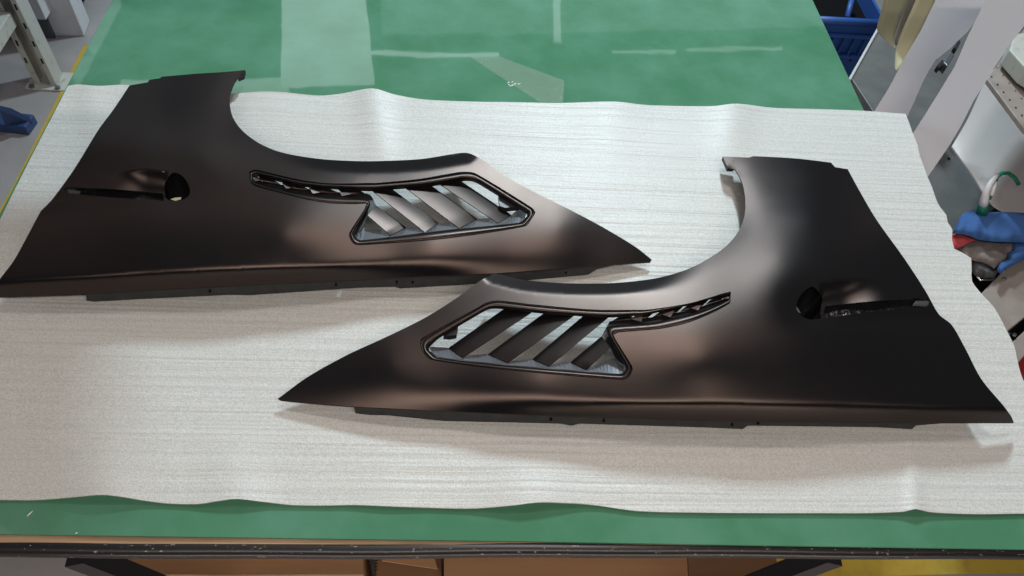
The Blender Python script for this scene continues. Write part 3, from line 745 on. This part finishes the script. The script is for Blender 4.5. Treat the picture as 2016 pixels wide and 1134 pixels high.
for k in range(9):
    v, f = box((x0+W*(k+.5)/9, y0-.006, .30), (.006,.026,.082)); mesh('rib', v, f, 'blue', ct)
for k in range(8):
    v, f = tube([(x0+W*(k+.5)/8, y0+.0035, .225), (x0+W*(k+.5)/8, y0+.002, .225)], .005, 8); mesh('vent_hole', v, f, 'hole', ct)
v, f = box(((x0+x1)/2, y0+.25, .33), (W-.03,.46,.01)); mesh('dark_content', v, f, 'black', ct)
v, f = tube([UF(1668,34,RZ), UF(1674,10,RZ+.02), UF(1684,-25,RZ+.03)], .011, 10); mesh('handle', v, f, 'blue', ct, smooth=True)
# cream strip loops
lp = empty('cream_strip', UF(1780,60,ZS)); tag(lp, 'looped cream coloured paper strip hanging beside the blue crate', 'paper strip')
ribbon('near_loop', [((1745,-25),(1800,-25),.95),((1737,15),(1782,12),.88),((1728,45),(1772,38),.82),((1724,60),(1764,62),.78),((1740,76),(1758,84),.75),((1762,97),(1764,97),.74)], 'creampaper', lp)
ribbon('far_loop', [((1812,-25),(1862,-25),.90),((1797,15),(1838,15),.84),((1778,55),(1815,60),.78),((1765,90),(1795,95),.73),((1761,115),(1775,130),.70),((1762,140),(1763,142),.68)], 'creampaper', lp)
ribbon('inner_fold', [((1795,-25),(1815,-25),.88),((1780,20),(1796,20),.80),((1766,62),(1776,62),.74),((1760,86),(1768,94),.70)], 'warmmetal', lp)
def planar(name, outline, a, b_, c, m, thick=.0012):
    n_ = (b_-a).cross(c-a).normalized(); Q = []
    for x, y in outline:
        d = ray(x, y); Q.append(CAM + d*((a-CAM).dot(n_)/d.dot(n_)))
    if n_.dot(CAM-a) < 0: n_ = -n_
    v, f = prism(Q, [p-n_*thick for p in Q]); return mesh(name, v, f, m)
s1 = planar('paper_strip', [(1848,-12),(1955,-12),(1930,30),(1905,62),(1870,96),(1842,118),(1828,140),(1815,165),(1800,200),(1785,232),(1760,285),(1690,270),(1720,222),(1752,170),(1782,112),(1812,62)], UF(1900,0,1.06), UF(1740,230,.76), UF(1840,238,.79), 'paper')
tag(s1, 'wide white paper strip draping behind the bench corner, nearer the cream loops', 'paper strip', 'white strips draped over the side table')
s2 = planar('paper_strip', [(1946,-12),(2100,-12),(2040,20),(1985,92),(1950,145),(1916,200),(1895,242),(1870,285),(1824,352),(1790,400),(1735,370),(1765,315),(1798,262),(1845,188),(1880,130),(1905,72),(1938,5)], UF(1980,0,1.16), UF(1800,300,.80), UF(1900,308,.84), 'paper')
tag(s2, 'wide white paper strip draping beside the perforated metal panel', 'paper strip', 'white strips draped over the side table')
cl = empty('metal_clamp', UF(1865,105,.75)); tag(cl, 'dark metal clamp seen between the two white strips', 'clamp')
block('jaw', [(1858,122),(1872,100),(1880,108),(1866,130)], .76, .03, 'shelf', cl); block('screw', [(1878,92),(1888,76),(1892,82),(1884,98)], .77, .02, 'hole', cl)
block('handle', [(1845,128),(1856,116),(1860,122),(1850,134)], .75, .02, 'hole', cl)
# big satin white roll
A = UF(1860,275,.70); 
def drum_z(P, d):
    t = ((P[:,0]-1880)*.80 + (P[:,1]-280)*-.05)/130
    return .68 - TZ + .09*np.sqrt(np.clip(1-((t-.45)/.75)**2, 0, 1)) + .0*d
dr = patch('plastic_drum', [(1874,288),(1905,235),(1945,150),(1975,120),(2060,120),(2060,420),(1990,420),(1950,398),(1915,345)], drum_z, 'satinwhite', step=8, thick=.004)
tag(dr, 'satin white curved plastic sheet below the perforated metal panel', 'plastic sheet')
pf = empty('perforated_panel', UF(1990,180,1.0)); tag(pf, 'grey perforated metal panel sloping at the right edge', 'metal panel')
block('sheet', [(1944,156),(1984,98),(2018,55),(2080,40),(2120,340),(2016,252)], .98, .012, 'warmmetal', pf)
for r_ in range(4):
    for k in range(8):
        x, y = 1952+12*k+11*r_, 151+15.2*k-18*r_
        if x < 2040:
            p = UF(x, y, .981); v, f = tube([p, p+Vector((0,0,.0006))], .0022 if r_ == 0 else .0016, 8); mesh('punched_hole', v, f, 'hole', pf)
block('cap_box', [(1988,98),(1998,66),(2060,60),(2060,160),(2022,136)], 1.03, .04, 'cream', pf, .003)
# spray nozzle
sp = empty('spray_bottle', UF(1935,420,.72)); tag(sp, 'spray bottle with white curved nozzle and green collar above the blue cloth', 'spray bottle')
v, f = tube([UF(1930,425,.80), UF(1934,412,.82), UF(1935,402,.835)], [.012,.012,.011], 14); mesh('collar', v, f, 'greencap', sp, smooth=True)
v, f = tube([UF(1936,402,.836), UF(1938,392,.85), UF(1942,378,.865), UF(1948,364,.875), UF(1957,351,.88), UF(1963,345,.88)], [.010,.009,.0075,.007,.006,.005], 12); mesh('nozzle', v, f, 'white', sp, smooth=True)
v, f = tube([UF(1952,385,.86), UF(1956,370,.87), UF(1961,358,.875)], [.004,.005,.003], 8); mesh('trigger', v, f, 'white', sp, smooth=True)
v, f = tube([UF(1947,392,.85), UF(1955,375,.86), UF(1962,350,.87), UF(1972,341,.87), UF(1985,341,.86), UF(1998,350,.85), UF(2006,364,.84)], .0045, 8); mesh('hose', v, f, 'greencap', sp, smooth=True)
v, f = tube([UF(1930,425,.80), UF(1925,450,.60), UF(1925,455,.545)], [.012,.03,.032], 16); mesh('bottle', v, f, 'white', sp, smooth=True)
ar = block('black_case', [(1945,418),(2040,330),(2060,360),(2060,470),(1960,430)], .74, .2, 'bracket', None, .006); tag(ar, 'black plastic case leaning behind the blue cloth', 'case')
# cloths
def lumpy(z0, amp, dome, wl, seed):
    return lambda P, d: z0 - TZ + dome*np.minimum(d/14, 1)**.5 + amp*wnoise(P, wl, seed)
c1 = patch('microfibre_cloth', [(1896,421),(1915,414),(1945,418),(1975,417),(2040,420),(2040,478),(1995,476),(1950,474),(1925,470),(1905,462),(1876,458),(1886,437)], lumpy(.80,.010,.016,45,3), 'bluecloth', step=4)
tag(c1, 'bright blue microfibre cloth heaped on top of the rags right of the bench', 'cloth')
c2 = patch('microfibre_cloth', [(2040,462),(2005,470),(1994,480),(1996,492),(1984,498),(1986,510),(1970,518),(1964,530),(1970,538),(1990,524),(2040,500)], lumpy(.775,.008,.012,30,5), 'bluecloth', step=4)
tag(c2, 'small blue cloth fold hanging below the grey rag over the metal beam', 'cloth')
c3 = patch('red_rag', [(1868,462),(1884,459),(1902,463),(1926,470),(1905,479),(1888,487),(1868,490)], lumpy(.785,.004,.010,30,7), 'redcloth', step=4)
tag(c3, 'red rag squeezed between the blue cloth and the foam edge', 'rag')
c4 = patch('grey_rag', [(1884,490),(1900,477),(1930,470),(1965,473),(2000,479),(1992,497),(1975,514),(1958,528),(1938,518),(1918,512),(1900,506)], lumpy(.765,.007,.014,38,8), 'greycloth', step=4)
tag(c4, 'grey speckled rag under the blue microfibre cloth', 'rag')
c5 = patch('rolled_rag', [(1908,515),(1925,508),(1940,516),(1958,526),(1966,534),(1957,546),(1938,547),(1918,540)], lumpy(.745,.006,.018,20,9), 'dcloth', step=3)
tag(c5, 'dark grey rolled rag above the chrome edged tray', 'rag')
ty = empty('tool_tray', UF(1925,545,.70)); tag(ty, 'black tray with a bright chrome edge under the rolled rag', 'tray')
v, f = tube([UF(1908,524,.735), UF(1916,534,.735), UF(1930,551,.735), UF(1952,551,.735), UF(1958,548,.735)], .003, 8); mesh('rim', v, f, 'chrome', ty, smooth=True)
block('pan', [(1890,500),(1960,500),(1985,540),(1950,575),(1925,590),(1890,560)], .70, .05, 'black', ty)
bm = empty('steel_beam', UF(1990,560,.6)); tag(bm, 'wide warm grey steel beam slanting at the right edge below the cloths', 'beam')
block('web', [(2060,462),(1985,524),(1953,556),(1925,585),(1950,640),(1978,656),(2060,590)], .74, .03, 'warmmetal', bm)
block('flange', [(2060,612),(1990,676),(1985,700),(2000,720),(2060,650)], .74, .03, 'warmmetal', bm)
block('slot', [(2060,575),(1970,655),(1980,700),(2060,640)], .70, .03, 'black', bm)
for x, y in ((1977,550),(1984,658),(1996,660)):
    p = UF(x, y, .742); v, f = tube([p, p+Vector((0,0,.004))], .004, 8); mesh('screw', v, f, 'chrome', bm)
rb = block('red_toolbox', [(2100,610),(1998,700),(1990,730),(2060,860),(2200,800)], .66, .2, 'red', None, .006); tag(rb, 'red toolbox corner at the right edge below the steel beam', 'toolbox')

# ------------------------------------------------------------------ under the bench
def carton(px, z, h, label, m='card'):
    T_ = [UF(x, y, z) for x, y in px]; r_ = empty('cardboard_box', (sum((p.x for p in T_))/4, sum((p.y for p in T_))/4, z-h))
    tag(r_, label, 'cardboard box'); v, f = prism(T_, down(T_, h)); mesh('body', v, f, m, r_, bevel=.002)
    return r_, T_
k1, T_ = carton([(218,1030),(712,1030),(716,1131),(210,1131)], .40, .39, 'wide pale brown cardboard box under the left half of the bench')
v, f = tube([T_[3]+Vector((0,-.001,0)), T_[2]+Vector((0,-.001,0))], .0025, 6); mesh('cut_edge', v, f, 'ply', k1)
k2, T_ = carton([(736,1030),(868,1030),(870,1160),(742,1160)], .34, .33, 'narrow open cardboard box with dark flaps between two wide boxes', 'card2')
block('flap', [(748,1060),(850,1080),(862,1120),(752,1104)], .37, .004, 'card', k2, .0005)
for k in range(4):
    block('print_mark', [(737,1103+6*k),(743,1102+6*k),(743,1104+6*k),(738,1106+6*k)], .3435, .002, 'hole', k2, .0002)
k3, T_ = carton([(874,1030),(1350,1030),(1356,1170),(874,1170)], .38, .37, 'wide brown cardboard box under the middle of the bench')
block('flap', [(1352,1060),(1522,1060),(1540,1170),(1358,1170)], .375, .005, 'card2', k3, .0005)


# ------------------------------------------------------------------ clear tape left on the green top
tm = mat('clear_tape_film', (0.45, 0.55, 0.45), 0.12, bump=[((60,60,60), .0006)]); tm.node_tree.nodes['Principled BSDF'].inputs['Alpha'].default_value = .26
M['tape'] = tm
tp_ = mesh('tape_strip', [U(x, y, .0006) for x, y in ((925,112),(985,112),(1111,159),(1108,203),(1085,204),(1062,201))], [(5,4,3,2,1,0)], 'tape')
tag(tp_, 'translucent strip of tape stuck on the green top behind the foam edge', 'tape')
M['fleck'] = mat('white_fleck_and_glint', (.8,.85,.8), .4)
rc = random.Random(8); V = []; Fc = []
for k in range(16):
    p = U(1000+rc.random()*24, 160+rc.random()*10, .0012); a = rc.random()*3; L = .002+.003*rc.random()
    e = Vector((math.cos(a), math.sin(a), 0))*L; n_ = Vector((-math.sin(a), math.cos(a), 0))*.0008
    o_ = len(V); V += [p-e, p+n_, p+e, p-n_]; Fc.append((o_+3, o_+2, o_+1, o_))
wr = mesh('wrinkle_glint', V, Fc, 'fleck', None); off = tp_.location; wr.parent = tp_  # glints on the tape wrinkles, drawn as white flecks
def fleck(px, py, L, a):
    p = U(px, py, .001); e = Vector((math.cos(a), math.sin(a), 0))*L; n_ = Vector((-math.sin(a), math.cos(a), 0))*.001
    P4 = [p-e, p-n_, p+e, p+n_]; P4 = [q+Vector((0,0,.0012)) for q in P4]; v, f = prism(P4, down(P4, .0012)); return mesh('paper_scrap', v, f, 'fleck')
tag(fleck(59,1012,.006,1.0), 'tiny white paper scrap on the green front strip at the far left', 'scrap')
tag(fleck(151,1050,.002,.6), 'tiny white speck at the plywood edge near the left end', 'scrap')
